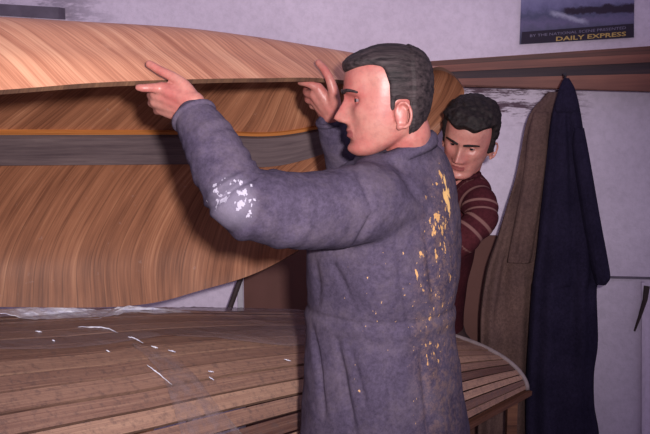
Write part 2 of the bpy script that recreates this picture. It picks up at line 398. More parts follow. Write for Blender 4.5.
# battens with gaps, following the curve
g = G(); NB = 30; T = np.linspace(-2.9, 0, 30)
us = np.sin(np.linspace(-1, 1, NB+1)*math.pi/2*.985)
for k in range(NB):
    rr = random.Random(k); u0, u1 = us[k], us[k+1]; gap = (u1-u0)*(.05+.05*rr.random()); u0 += gap; u1 -= gap
    jit = rr.uniform(-.002, .003); v = []; uv = []; f = []; L = 0; pm = None
    for i, t in enumerate(T):
        A0, B0 = mould_pt(t, u0, jit), mould_pt(t, u1, jit); A1, B1 = mould_pt(t, u0, -.014), mould_pt(t, u1, -.014)
        v += [A0, B0, B1, A1]; uv += [(t+rr.random()*0+k*3.7, k+.05), (t+k*3.7, k+.95), (t+k*3.7, k+.9), (t+k*3.7, k+.1)]
    for i in range(len(T)-1):
        for e in range(4): f.append([i*4+e, i*4+(e+1)%4, i*4+4+(e+1)%4, i*4+4+e])
    f += [[3,2,1,0], [len(T)*4-4+e for e in range(4)]]
    g.add(v, f, uv)
o = g.build('batten_planking', M['mould'], mo)
recalc(o)
# cross frames, rails, tape edge, legs
for t in (-.02, -.75, -1.5, -2.25):
    n_ = 26; v = []; f = []; uv = []
    for s_, tt in ((0, t-.02), (1, t)):
        for i in range(n_+1):
            u = math.sin((-1+2*i/n_)*math.pi/2); p = mould_pt(tt, u, -.02); q = mould_pt(tt, u*.8, -.02); q.z = max(.44, p.z-.12)
            v += [p, q]; uv += [(i*.05, 0), (i*.05, .12)]
    K = (n_+1)*2
    for i in range(n_):
        a = 2*i; f += [[a, a+2, a+3, a+1], [K+a, K+a+1, K+a+3, K+a+2], [a, K+a, K+a+2, a+2], [a+1, a+3, K+a+3, K+a+1]]
    f += [[0, 1, K+1, K], [2*n_, K+2*n_, K+2*n_+1, 2*n_+1]]
    recalc(mesh('cross_frame', v, f, M['frame'], mo, uv, False))
g = G(); g.tube([mould_pt(.004, math.sin((-.985+1.97*i/40)*math.pi/2), .003) for i in range(41)], .0085, 8); g.build('edge_strip', M['trim'], mo, True)
for sgn in (-1, 1):
    g = G(); a = mould_pt(.012, sgn, 0); b = mould_pt(-2.9, sgn, 0); dz = Vector((0,0,.012))
    for i in range(12):
        p, q = mould_pt(.012-2.9*i/12, sgn*1.0, .004), mould_pt(.012-2.9*(i+1)/12, sgn, .004)
        g.bar(p-dz*.6, q-dz*.6, Vector((0,0,.008)), Gn*.013)
    g.build('side_rail', M['frame'], mo)
    for t in (-.04, -1.4, -2.6):
        p = mould_pt(t, sgn*.93, 0); g = G(); z1 = mould_pt(t, sgn, 0).z-.024
        g.box((p.x-.017, p.y-.017, 0), (p.x+.017, p.y+.017, z1)); g.build('leg', M['frame'], mo)

# ---------------------------------------------------------------- plastic sheet over the mould
def plastic_mat():
    m = MT('clear_crinkled_plastic', .22, .6); v = m.coord(); n = m.noise(v, 16, 5, .6)
    m.col(srgb((160,136,138))); cr = m.ramp(m.noise(m.coord(scale=(9,30,30)), 1.0, 5, .8), [(.60, BW(0)), (.72, BW(1))])
    m.l(m.math('MULTIPLY_ADD', cr, .25, .24), m.b.inputs['Alpha'])
    m.bump(n, .7, .012); return m.m
M['plastic'] = plastic_mat()
mm = MT('plastic_fold_and_glint', .2, .7); vv = mm.coord(scale=(12,60,60)); nn_ = mm.noise(vv, 1.0, 5, .7)
mm.col(mm.ramp(nn_, [(.3, srgb((190,188,216))), (.7, srgb((248,246,255)))])); mm.bump(nn_, .5, .006); M['roll'] = mm.m
def u_front(t):   # ragged front edge of the sheet
    return -.42 + .10*math.sin(t*3.1+.5) + .05*math.sin(t*9) + .22*math.exp(-((t+.2)/.4)**2)
NX, NY = 150, 46; v = []; f = []; uv = []
TT = np.linspace(-2.7, -.32, NX)
for i, t in enumerate(TT):
    for j in range(NY):
        s_ = j/(NY-1); u = u_front(t)*(1-s_) + .62*s_
        p = mould_pt(t, u, .005)
        w_ = .5+.5*noise.noise(Vector((t*3, u*4, 1.3))); c_ = noise.noise(Vector((t*9, u*14, 5.1)))
        p.z += .003 + .004*w_ + .006*max(0, c_)**1.2*3*(.4) + .006*math.exp(-abs(math.sin(t*4.2+u*5+w_*2))*12)
        v.append(p); uv.append((t, u))
for i in range(NX-1):
    for j in range(NY-1): a = i*NY+j; f.append([a, a+NY, a+NY+1, a+1])
ps = mesh('plastic_sheet', v, f, M['plastic'], None, uv, True, origin=mould_pt(-1.4, 0, .01))
sd = ps.modifiers.new('s', 'SOLIDIFY'); sd.thickness = .0006
tag(ps, 'crinkled clear plastic sheet draped over the top of the brown mould', 'plastic sheet')
ps['_w'] = tuple(ps.location)
# bright crumpled fold standing along the crown on the left
up_ = crom([(-60,306,2.30),(0,309,2.36),(30,307.5,2.40),(70,308,2.46),(105,309.5,2.53),(128,306,2.58),(160,308.5,2.66),(185,311,2.74),(207,315,2.80)], 110)
lo_ = crom([(-60,314,2.22),(0,313,2.28),(25,318,2.32),(55,318.5,2.38),(90,319,2.44),(112,315.5,2.50),(135,312,2.58),(180,316,2.70),(207,319,2.78)], 110)
v = []; f = []; n2 = 9
for i in range(110):
    for j in range(n2):
        a = j/(n2-1); q = Vector(P(*up_[i]))*(1-a) + Vector(P(*lo_[i]))*a
        k_ = math.sin(math.pi*a); q += Vector((0, -1, .35))*(.010*k_*noise.noise(Vector((i*.16, a*2.6, 3))) + .005*noise.noise(Vector((i*.45, a*5, 8)))*k_) + Vector((0,0,.004*noise.noise(Vector((i*.3, 1, a)))))
        v.append(q)
for i in range(109):
    for j in range(n2-1): a = i*n2+j; f.append([a, a+1, a+n2+1, a+n2])
o = mesh('crumpled_fold', v, f, M['roll'], ps, smooth=False); o['label'] = 'bright white crumpled fold'
sd = o.modifiers.new('s', 'SOLIDIFY'); sd.thickness = .0015
# torn strip of sheet hanging down the near side
v = []; f = []
edgeL = crom([(132,346),(150,362),(163,380),(172,405),(182,440)], 24); edgeR = crom([(134,344),(168,356),(195,376),(214,402),(246,440)], 24)
def hit_mould(px, py, lift):
    o_ = Vector((0,0,CAMZ)); d = P(px,py,1.0)-o_; best = None
    lo, hi = 1.2, 2.9
    end = P(526, 391, 3.0)
    def sd_(Y):
        q = o_ + d*Y; r = Vector((q.x-end.x, q.y-end.y, 0)); t = r.dot(Gd); L = -t; b = .44+.20*(1-math.exp(-L/.9))
        u = max(-.999, min(.999, (r.dot(Gn)-b)/b)); return q.z - mould_pt(t, u, lift).z
    Y = lo
    while Y < hi:
        if sd_(Y) < 0: break
        Y += .004
    return o_ + d*Y
for i in range(24):
    for j in range(9):
        a = j/8; x = edgeL[i][0]*(1-a)+edgeR[i][0]*a; y = edgeL[i][1]*(1-a)+edgeR[i][1]*a
        p = hit_mould(x, y, .008); p.z += .004*(1+noise.noise(Vector((i*.4, j*.7, 2)))); v.append(p)
for i in range(23):
    for j in range(8): a = i*9+j; f.append([a, a+1, a+10, a+9])
mm = MT('milky_plastic', .3, .6); vv = mm.coord(); nn_ = mm.noise(vv, 30, 4, .7); mm.col(srgb((170,146,146))); mm.l(mm.ramp(nn_, [(.4, BW(.05)), (.72, BW(.34))]), mm.b.inputs['Alpha']); mm.bump(nn_, .6, .008); M['milky'] = mm.m
GLINTS = [[(78,327),(96,327),(108,328.5),(118,333)],[(128,337),(134,338),(143,343)],[(147,365),(158,373),(172,385)],[(195,331),(240,336),(300,349)],[(208,371),(214,372)],[(209,377),(214,380)],[(35,331),(42,332)],[(151,346),(158,348)],[(284,359),(291,361)],[(52,340),(55,341)],[(106,350),(110,352)],[(168,350),(176,352)]]
o = mesh('torn_strip', v, f, M['milky'], ps); o['label'] = 'milky torn strip of plastic'
sd = o.modifiers.new('s', 'SOLIDIFY'); sd.thickness = .0006

for k, c_ in enumerate(GLINTS):  # flash glints on the sheet, built as thin pale ridges
    q = crom([(*a, 0) for a in c_], 14); g = G(); faint = k == 3
    g.tube([hit_mould(a[0], a[1], .012) + Vector((0,0,.002*noise.noise(Vector((i*.6,k,0))))) for i, a in enumerate(q)], [(.0009 if faint else .0022)*(.5+.9*abs(noise.noise(Vector((i*.5,k,4)))))*math.sin(math.pi*(i+.6)/14.2)+.0003 for i in range(14)], 6)
    g.build('glint', M['milky'] if faint else M['roll'], ps, True)
# ================================================================ THE LIFTED HULL SHELL
rails = [  # from the near gunwale, over the turn, past the keel line to the far gunwale: (px, py, Y)
 [(-330,112,1.25), (0,90,1.62), (100,82.5,1.78), (200,79,1.98), (262,78.2,2.15), (325,78.5,2.33), (402,88,2.60)],     # near edge
 [(-365,52,1.33), (-15,48,1.70), (85,50,1.87), (188,54,2.09), (252,57,2.26), (316,62,2.44), (418,76,2.73)],
 [(-400,4,1.45), (-40,15,1.85), (65,20.5,2.04), (175,27,2.28), (240,34.5,2.44), (305,44.5,2.60), (436,67,2.90)],      # crest
 [(-440,20,1.62), (-75,38,2.06), (35,44,2.26), (155,48,2.50), (225,52,2.64), (295,58,2.78), (448,70,2.97)],
 [(-480,75,1.78), (-105,85,2.22), (10,85,2.42), (135,86,2.64), (210,87,2.77), (285,88,2.90), (458,79,3.03)],
 [(-520,145,1.92), (-130,146,2.38), (-10,146,2.56), (120,147,2.76), (206,147.5,2.88), (300,146,3.0), (463,90,3.08)],  # keel line
 [(-540,200,2.0), (-140,196,2.47), (-20,196,2.64), (112,196,2.82), (194,194,2.93), (275,190,3.03), (458,104,3.10)],
 [(-550,260,2.0), (-145,256,2.50), (-25,256,2.67), (108,254,2.84), (193,246,2.95), (278,232,3.04), (446,124,3.10)],
 [(-550,312,1.9), (-145,308,2.44), (-20,307,2.64), (125,306.3,2.82), (200,290.5,2.92), (280,262,3.0), (405,180,3.04)]]  # far edge
NS, NG = 90, 72
R = [crom([P(*q) for q in r], NS) for r in rails]
grid = [crom([R[k][i] for k in range(len(R))], NG) for i in range(NS)]
grid = np.array(grid)                       # [station, girth, 3]
kidx = int(round(5/8*(NG-1)))
ulen = np.zeros((NS, NG)); 
base_u = np.concatenate([[0], np.cumsum(np.linalg.norm(np.diff(grid[:, NG//2], axis=0), axis=1))])
vlen = np.concatenate([np.zeros((NS,1)), np.cumsum(np.linalg.norm(np.diff(grid, axis=1), axis=2), axis=1)], axis=1)
vlen = vlen - vlen[:, kidx:kidx+1]
hu = empty('boat_hull', tuple(Vector(grid[NS//2, kidx]))); tag(hu, 'long golden veneered hull shell tilted up and held by its near edge', 'boat hull')
# shell: two skins
dS = np.gradient(grid, axis=0); dG = np.gradient(grid, axis=1); nr = np.cross(dS, dG); nr /= np.linalg.norm(nr, axis=2, keepdims=True)+1e-9
ctr = grid.mean(axis=(0,1)); 
TH = .011
mid = (grid[:, 0] + grid[:, -1])/2
sg = np.sign(((grid[:, kidx]-mid)*nr[:, kidx]).sum(1).mean()); nr = nr*sg      # nr points outward
inner = grid - nr*TH; v = []; uv = []
for A in (grid, inner):
    for i in range(NS):
        for j in range(NG): v.append(A[i,j]); uv.append((base_u[i], vlen[i,j]))
f = []; mi = []; K = NS*NG
for i in range(NS-1):
    for j in range(NG-1):
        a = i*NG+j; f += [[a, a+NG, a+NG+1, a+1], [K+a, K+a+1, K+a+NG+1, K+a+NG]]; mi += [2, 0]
for i in range(NS-1):
    for j in (0, NG-1): a = i*NG+j; f.append([a, a+NG, a+NG+K, a+K]); mi.append(1)
for j in range(NG-1):
    for i in (0, NS-1): a = i*NG+j; f.append([a, a+1, a+1+K, a+K]); mi.append(1)
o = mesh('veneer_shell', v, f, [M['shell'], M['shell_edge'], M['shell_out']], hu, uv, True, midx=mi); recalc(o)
md = o.modifiers.new('e', 'EDGE_SPLIT'); md.split_angle = math.radians(50)
# keel hog: a plank inside along the keel line, with a lit orange strip along its upper edge
def inside_plank(j0, j1, d0, d1, name, mat):
    v = []; uv = []; f = []; n_ = 0
    NL = int(NS*.93)
    for i in range(NL-1):
        cs = []
        for jj in (j0, j1):
            a = int(jj); t = jj-a; p = inner[i,a]*(1-t)+inner[i,a+1]*t; n1 = nr[i,a]*(1-t)+nr[i,a+1]*t
            cs.append((p, n1))
        (p0, n0), (p1, n1) = cs
        v += [p0-n0*d0, p0-n0*d1, p1-n1*d1, p1-n1*d0]; uv += [(base_u[i], 0), (base_u[i], .02), (base_u[i], .1), (base_u[i], .12)]
    for i in range(NL-2):
        for e in range(4): f.append([i*4+e, i*4+(e+1)%4, i*4+4+(e+1)%4, i*4+4+e])
    q = (NL-2)*4; f += [[0,1,2,3], [q+3,q+2,q+1,q]]
    return recalc(mesh(name, v, f, mat, hu, uv, False))
inside_plank(kidx-2.0, kidx+2.4, -.001, .022, 'keel_plank', M['hog'])
inside_plank(kidx-2.5, kidx-2.15, -.001, .012, 'glued_strip', M['hogtop'])

# ================================================================ COATS
def garment(name, rows, mat, parent, origin=None, folds=(), nseg=72, ny=70, seed=0, amp=.012):
    """hanging cloth: rows = (py, left px, right px, Y, half depth)"""
    C_ = crom(rows, ny); v = []; f = []
    for i, (py, xl, xr, Y, hd) in enumerate(C_):
        A, B = P(xl, py, Y), P(xr, py, Y); c = (A+B)/2; hw = (B.x-A.x)/2
        for k in range(nseg):
            a = 2*math.pi*k/nseg; s_ = i/(ny-1)
            w_ = amp*min(1, hw/.05)*(math.sin(a*7+seed+s_*2.2)*.7*s_ + math.sin(a*12+seed*2-s_*1.5)*.35*s_ + noise.noise(Vector((math.cos(a)*1.6+seed, math.sin(a)*1.6, s_*4)))*1.3)
            x = hw*math.cos(a); y = hd*math.sin(a)
            fr = 0
            for (fx0, fy0, fx1, fy1, dep, wid) in folds:
                if min(fy0,fy1) <= py <= max(fy0,fy1) and math.sin(a) < 0:
                    fx = fx0 + (fx1-fx0)*(py-fy0)/(fy1-fy0+1e-6); px = (xl+xr)/2 + (xr-xl)/2*math.cos(a)
                    fr += dep*math.exp(-((px-fx)/wid)**2)*min(1, min(abs(py-fy0), abs(py-fy1))/12)
            v.append((c.x + x, c.y + y*(1) - w_ *(1 if math.sin(a) < 0 else -1) + fr, c.z))
    for i in range(ny-1):
        for k in range(nseg): f.append([i*nseg+k, i*nseg+(k+1)%nseg, (i+1)*nseg+(k+1)%nseg, (i+1)*nseg+k])
    f += [list(range(nseg)), [(ny-1)*nseg+k for k in range(nseg)][::-1]]
    return recalc(mesh(name, v, f, mat, parent, origin=origin))
nc = empty('navy_coat', P(565, 300, 3.18)); tag(nc, 'long dark navy coat hanging from the peg, right of brown coat', 'coat')
garment('coat_body', [(80,563,570,3.19,.012),(90,559,575,3.18,.025),(110,553,580,3.17,.04),(135,549,584,3.16,.05),(165,546,589,3.16,.055),(210,541,597,3.15,.06),(250,537,603,3.14,.065),(272,534,606,3.14,.065),(281,533,600,3.14,.067),(290,532,596,3.14,.068),(340,529,597,3.13,.07),(372,527,593,3.13,.07),(405,526,594,3.13,.07),(440,526,599,3.12,.07),(520,526,602,3.12,.07)], M['navy_coat'], nc, seed=2.1,
        folds=[(566,110,572,430,.012,4),(590,180,586,300,.012,3)])
garment('sleeve', [(128,574,584,3.12,.015),(150,573,588,3.10,.028),(190,578,595,3.09,.03),(230,584,602,3.08,.032),(262,590,608,3.08,.03),(277,594,610,3.08,.028),(284,596,606,3.08,.022)], M['navy_coat'], nc, seed=4.0, ny=40, amp=.004)
garment('collar', [(78,564,569,3.165,.008),(86,560,573,3.155,.018),(96,557,577,3.15,.024),(106,555,579,3.145,.022),(112,556,578,3.145,.016)], M['navy_coat'], nc, seed=1.0, ny=24, amp=.003)
bc = empty('brown_coat', P(520, 300, 3.26)); tag(bc, 'long brown coat hanging on the wall, partly behind the navy coat', 'coat')
garment('coat_body', [(92,548,562,3.31,.012),(100,541,563,3.30,.022),(112,531,563,3.30,.03),(128,525,563,3.29,.035),(150,521,561,3.29,.04),(180,515,558,3.28,.045),(210,506,556,3.27,.05),(240,497,554,3.26,.05),(270,487,551,3.26,.05),(310,481,547,3.25,.045),(350,480,543,3.25,.045),(420,478,540,3.25,.045),(500,477,540,3.25,.045)], M['brown_coat'], bc, seed=3.3,
        folds=[(516,180,494,330,.02,4),(528,150,524,400,.014,5),(505,260,500,420,.016,4)])
garment('sleeve', [(112,534,551,3.25,.015),(135,528,551,3.23,.026),(170,524,547,3.22,.03),(215,516,540,3.21,.03),(250,509,535,3.21,.03),(262,507,532,3.21,.028)], M['brown_coat'], bc, seed=.6, ny=40, amp=.005)

# ================================================================ HEADS
HT = np.array([  # z, front x, back x, half width
 (.118,.004,.006,.004),(.116,.022,.03,.024),(.110,.044,.05,.042),(.098,.068,.070,.057),(.080,.086,.083,.068),(.058,.096,.090,.0745),(.035,.0985,.092,.077),
 (.020,.0975,.091,.077),(.005,.0915,.089,.0765),(-.015,.0895,.085,.0745),(-.035,.0900,.078,.072),(-.055,.0915,.068,.0685),(-.072,.0905,.056,.064),
 (-.088,.0885,.030,.057),(-.102,.0895,.006,.048),(-.113,.086,-.018,.037),(-.120,.078,-.038,.024),(-.123,.068,-.052,.006)])
def head_surface(nz=150, na=180):
    Z = HT[:,0]; s_ = np.linspace(0, 1, nz); zz = np.interp(s_*(len(Z)-1), np.arange(len(Z)), Z)
    Q = crom(HT, nz); V = np.zeros((nz, na, 3))
    for i, (z, xf, xb, w_) in enumerate(Q):
        for k in range(na):
            a = 2*math.pi*k/na; c, s = math.cos(a), math.sin(a)
            e = .86 if c > 0 else .95; xc = max(0, min(1, (-.075-z)/.03))*(xf-xb)/2
            x = xc + (xf-xc if c > 0 else xb+xc)*math.copysign(abs(c)**e, c); y = w_*math.copysign(abs(s)**.9, s)
            V[i,k] = (x, y, z)
    x, y, z = V[...,0].copy(), V[...,1].copy(), V[...,2].copy(); ay = np.abs(y); fr = np.clip(x/.05, 0, 1)
    g_ = lambda v, c, s: np.exp(-((v-c)/s)**2)
    nose_w = np.interp(z, [-.052,-.040,-.02,.012], [.0175,.0165,.0105,.008])
    nose_h = np.interp(z, [-.056,-.050,-.046,-.038,-.03,-.015,.004,.018,.03], [0,.006,.022,.0345,.0315,.0215,.0095,.003,0])
    dx = nose_h*np.exp(-(y/nose_w)**2)
    dx += .0075*g_(z,-.044,.008)*g_(ay,.0155,.006)                       # nostril wings
    dx -= .0125*g_(z,.001,.0115)*g_(ay,.031,.0165)                        # eye sockets
    dx += .0045*g_(z,.021,.008)*g_(ay,.027,.02)                          # brow ridge
    dx += .006*g_(z,-.022,.016)*g_(ay,.048,.014)                         # cheek bones
    dx -= .004*g_(z,-.055,.014)*g_(ay,.036,.010)
    dx -= .0028*np.exp(-((ay-(.022+.30*np.clip(-.040-z,0,.04)))/.0035)**2)*g_(z,-.056,.015)   # folds beside the mouth
    dx += .0065*g_(z,-.0645,.0045)*g_(y,0,.021) + .0065*g_(z,-.0765,.005)*g_(y,0,.019)   # lips
    dx -= .0055*g_(z,-.0705,.0024)*g_(y,0,.024)
    dx -= .004*g_(z,-.088,.006)*g_(y,0,.022)
    dx += .006*g_(z,-.106,.010)*g_(y,0,.020)                             # chin
    V[...,0] += dx*fr
    V[...,1] -= np.sign(y)*.005*g_(x,.055,.02)*g_(z,.035,.03)            # temples
    return V
HV = head_surface()
def grid_faces(nz, na):
    return [[i*na+k, i*na+(k+1)%na, (i+1)*na+(k+1)%na, (i+1)*na+k] for i in range(nz-1) for k in range(na)]
def frame(fwd, up):
    fwd = Vector(fwd).normalized(); up = Vector(up); left = up.cross(fwd).normalized(); up = fwd.cross(left).normalized()
    return Matrix((fwd, left, up)).transposed()       # columns
def to_world(V, c, Rm, sc=1.0):
    A = np.array([[Rm[i][j] for j in range(3)] for i in range(3)]); return (V.reshape(-1,3)*sc)@A.T + np.array(c)
def add_head(g, c, Rm, sc=1.0):
    nz, na = HV.shape[:2]; W = to_world(HV, c, Rm, sc)
    f = grid_faces(nz, na) + [list(range(na))[::-1], [(nz-1)*na+k for k in range(na)]]
    g.add([tuple(q) for q in W], f, [(0,0)]*len(W))
    for sg_ in (-1, 1):                                # ears: bowl, rim and lobe
        tilt = .25
        ax = [Vector((math.cos(tilt),.35*sg_*-1,-math.sin(tilt)*.3)).normalized(), Vector((.3*sg_,1*sg_,0)).normalized(), Vector((-.22,.0,1)).normalized()]
        pts = []
        for k in range(15):
            a = math.radians(-110 + 290*k/14 + 0)
            pts.append(Vector((-.017 - .0155*math.cos(a)*(1 if a < 9 else 1) , sg_*(.0865 + .006*math.cos(a)), -.032 + .027*math.sin(a))))
        g2 = G(); g2.tube(pts, [.0042]*15, 8); g.add([tuple(q) for q in to_world(np.array(g2.v), c, Rm, sc)], g2.f, [(0,0)]*len(g2.v))
        v, f = sphere((-.014, sg_*.079, -.034), (.0155,.0065,.026), 16); g.add([tuple(q) for q in to_world(np.array(v), c, Rm, sc)], f, [(0,0)]*len(v))
        v, f = sphere((-.008, sg_*.0815, -.058), (.0075,.005,.0085), 12); g.add([tuple(q) for q in to_world(np.array(v), c, Rm, sc)], f, [(0,0)]*len(v))
def hair_mesh(name, parent, c, Rm, sc, mat, pred, thick, strand):
    """cap of hair grown from the head surface where pred(x,y,z) > 0"""
    nz, na = HV.shape[:2]; V = HV.reshape(-1,3); rn = V/np.array([.1,.08,.12])**2*0.001; rn = rn/np.linalg.norm(rn, axis=1, keepdims=True)
    m_ = np.array([pred(*q) for q in V]); t = np.array([thick(*q) for q in V])*np.clip(m_/.010, 0, 1)**.5
    t += np.array([strand(*q) for q in V])*np.clip(m_/.01, 0, 1)
    out = V + rn*(t[:,None]+.0012); inn = V - rn*.004
    keep = m_ > -.0015
    F_ = [q for q in grid_faces(nz, na) if all(keep[i] for i in q)] 
    if all(keep[:na]): F_.append(list(range(na))[::-1])
    used = sorted({i for q in F_ for i in q}); mp = {q: n for n, q in enumerate(used)}
    bc_ = {}
    for q in F_:
        for a, b in zip(q, q[1:]+q[:1]): bc_[(a,b)] = 1
    nb_ = {}
    for (a,b) in bc_:
        if (b,a) not in bc_: nb_.setdefault(a, []).append(b); nb_.setdefault(b, []).append(a)
    for it in range(14):
        o2 = out.copy(); i2 = inn.copy()
        for a, l_ in nb_.items():
            o2[a] = out[a]*.5 + out[l_].mean(0)*.5; i2[a] = inn[a]*.5 + inn[l_].mean(0)*.5
        out, inn = o2, i2
    vo = to_world(out[used], c, Rm, sc); vi = to_world(inn[used], c, Rm, sc); n_ = len(used)
    f = [[mp[i] for i in q] for q in F_]; fi = [[i+n_ for i in q][::-1] for q in f]
    cnt = {}
    for q in f:
        for a, b in zip(q, q[1:]+q[:1]): cnt[(a,b)] = 1
    side = [[b, a, a+n_, b+n_] for (a,b) in cnt if (b,a) not in cnt]
    return mesh(name, np.vstack([vo, vi]), f+fi+side, mat, parent)
def eyes(parent, c, Rm, sc, mskin, look=0.0):
    g_ = lambda v, c_, s: math.exp(-((v-c_)/s)**2)
    for sg_ in (-1, 1):
        ec = np.array((.0665, sg_*.031, .0015)); 
        v, f = sphere(ec, .0125, 20); W = to_world(np.array(v), c, Rm, sc)
        o = mesh('eye', W, f, M['eye'], parent)
        d = Vector((1, look, -.05)).normalized()
        v, f = sphere(ec+np.array(d)*.0095, (.0042,.0062,.0062), 14); W = to_world(np.array(v), c, Rm, sc)
        io = bpy.data.objects.new('iris', None) if False else mesh('iris', W - np.array(parent.location)*0, f, M['iris'], parent)
        # upper and lower lids
        for up_, nm in ((1, 'eyelid'), (-1, 'eyelid')):
            v = []; f = []; n1, n2 = 16, 7
            for i in range(n1+1):
                for j in range(n2+1):
                    a = math.pi*(i/n1) ; el = math.radians((16 if up_ > 0 else -20) + up_*(62)*j/n2)
                    r = .0138 if up_ > 0 else .0133
                    az = (a-math.pi/2)*.92
                    el2 = el*(.35+.65*math.cos(az)) if up_ > 0 else el*(.3+.7*math.cos(az))
                    v.append(ec + r*np.array((math.cos(el2)*math.cos(az), math.cos(el2)*math.sin(az), math.sin(el2))))
            for i in range(n1):
                for j in range(n2): q = i*(n2+1)+j; f.append([q, q+n2+1, q+n2+2, q+1])
            ol = mesh(nm, to_world(np.array(v), c, Rm, sc), f, mskin, parent); s_ = ol.modifiers.new('s', 'SOLIDIFY'); s_.thickness = .0016; s_.offset = 0
def brows(parent, c, Rm, sc, mat, drop=0):
    V = HV.reshape(-1,3)
    for sg_ in (-1, 1):
        g = G(); pts = []; rad = []
        for i in range(12):
            y = .009 + .046*i/11; z = .0175 + .007*math.sin(i/11*2.4) - .004*(i/11)**2 + drop
            sel = V[(np.abs(V[:,1]-sg_*y) < .003) & (np.abs(V[:,2]-z) < .003) & (V[:,0] > 0)]
            x = sel[:,0].max() if len(sel) else .09
            pts.append(Vector((x+.0002, sg_*y, z))); rad.append(.0044*(1-.7*abs(i/11-.35)))
        g.tube(pts, rad, 8); g.v = [tuple(q) for q in to_world(np.array(g.v), c, Rm, sc)]; g.build('eyebrow', mat, parent, True)

# ================================================================ HANDS
def hand(g, wrist, knuckles, fingers, thumb, wr=.026):
    """knuckles: 4 points; fingers: 4 lists of points after the knuckle; thumb: list of (point, r)"""
    w_ = Vector(wrist)
    kr = [.0145, .0148, .0140, .0128]; fr = [.0108, .0108, .0102, .0092]
    for k in range(4):
        kp = Vector(knuckles[k]); side = (Vector(knuckles[0])-Vector(knuckles[3])).normalized()*(.016*(1.5-k)/1.5)
        chain(g, [(w_+side, wr*.72), ((w_+side)*.45+kp*.55, .0185), (kp, kr[k])], 12)
        pts = [kp]+[Vector(p) for p in fingers[k]]; n_ = len(pts)
        chain(g, [(p, kr[k]*.93 if i == 0 else fr[k]*(1-.10*i)) for i, p in enumerate(pts)], 12)
    for k in range(3):                                  # web between the metacarpals
        a = (Vector(knuckles[k])+Vector(knuckles[k+1]))/2; chain(g, [(w_, wr*.8), (w_*.4+a*.6, .0165), (w_*.12+a*.88, .0125)], 12)
    chain(g, [(Vector(p), r) for p, r in thumb], 12)

# ================================================================ MAN IN THE BOILER SUIT
O1 = Vector((P(385,300,2.06).x, 2.06, 0))
hc = P(388.5, 99.5, 1.985); Rm1 = frame((-1, -.10, -.03), (.02, .02, 1)); HS = .985
SH = [(P(390,204,1.97), .090), (P(364,203,1.90), .086), (P(335,209,1.86), .083), (P(300,211,1.81), .081), (P(268,207,1.77), .077), (P(242,197,1.755), .070), (P(228,178,1.765), .064), (P(215,153,1.785), .0585), (P(206,138,1.805), .053), (P(196.5,121,1.83), .0475)]
FA = [(P(408,188,2.22), .075), (P(385,200,2.32), .068), (P(358,196,2.40), .060), (P(347,172,2.40), .052), (P(339,146,2.36), .046), (P(332,124,2.335), .040)]
YB = 2.06; BA = math.radians(36)
fw = Vector((-math.cos(BA), math.sin(BA), 0)); sd_v = Vector((math.sin(BA), math.cos(BA), 0))
TR = [  # py, left px, right px, side half-axis
 (139, 396, 430, .05), (146, 378, 439, .08), (154, 360, 446, .115), (164, 344, 451, .15), (178, 330, 456, .175), (200, 320, 459, .19), (230, 312, 460.5, .195),
 (262, 308.5, 460, .19), (295, 308, 456, .18), (318, 308, 452.5, .175), (335, 307.5, 454, .18), (365, 306, 459, .19), (400, 305, 463, .20), (440, 304, 466, .205), (480, 306, 466, .20)]
def torso(g, grow=0.0, n=56, skip=0):
    rows = crom(TR[skip:], 60); v = []; f = []
    for (py, xl, xr, sh_) in rows:
        A, B = P(xl, py, YB), P(xr, py, YB); c = (A+B)/2; hw = (B.x-A.x)/2 + grow; s_ = sh_+grow
        # half depth along fw so that the projected half width on x comes out as hw
        d2 = max(.0005, hw*hw - (s_*math.sin(BA))**2); d = math.sqrt(d2)/math.cos(BA); d = max(.04, min(d, .19))
        for k in range(n):
            a = 2*math.pi*k/n; q = c + fw*(d*math.copysign(abs(math.cos(a))**.9, math.cos(a))) + sd_v*(s_*math.copysign(abs(math.sin(a))**.9, math.sin(a))); v.append(q)
    m_ = len(rows)
    f = [[i*n+k, i*n+(k+1)%n, (i+1)*n+(k+1)%n, (i+1)*n+k] for i in range(m_-1) for k in range(n)] + [list(range(n))[::-1], [(m_-1)*n+k for k in range(n)]]
    g.add(v, f)
hipc = P(385, 478, YB)
def legs1(g, k=1.0, foot=True):
    for s_ in (-1, 1):
        h = Vector((hipc.x, hipc.y, hipc.z)) + sd_v*(.095*s_); kn = Vector((h.x, h.y, .49)) + fw*.02 + sd_v*(.03*s_); an = Vector((kn.x, kn.y, .09)) - fw*.03
        chain(g, [(h+Vector((0,0,.04)), .105*k), (h*.5+kn*.5, .088*k), (kn, .07*k), (kn*.5+an*.5, .062*k), (an, .05*k)], 18)
        if foot: chain(g, [(Vector((an.x, an.y, .05)), .042), (Vector((an.x, an.y, .04))+fw*.10, .038), (Vector((an.x, an.y, .03))+fw*.18, .028)], 14)
def paint(v, nn, f):  # cloth folds
    pass
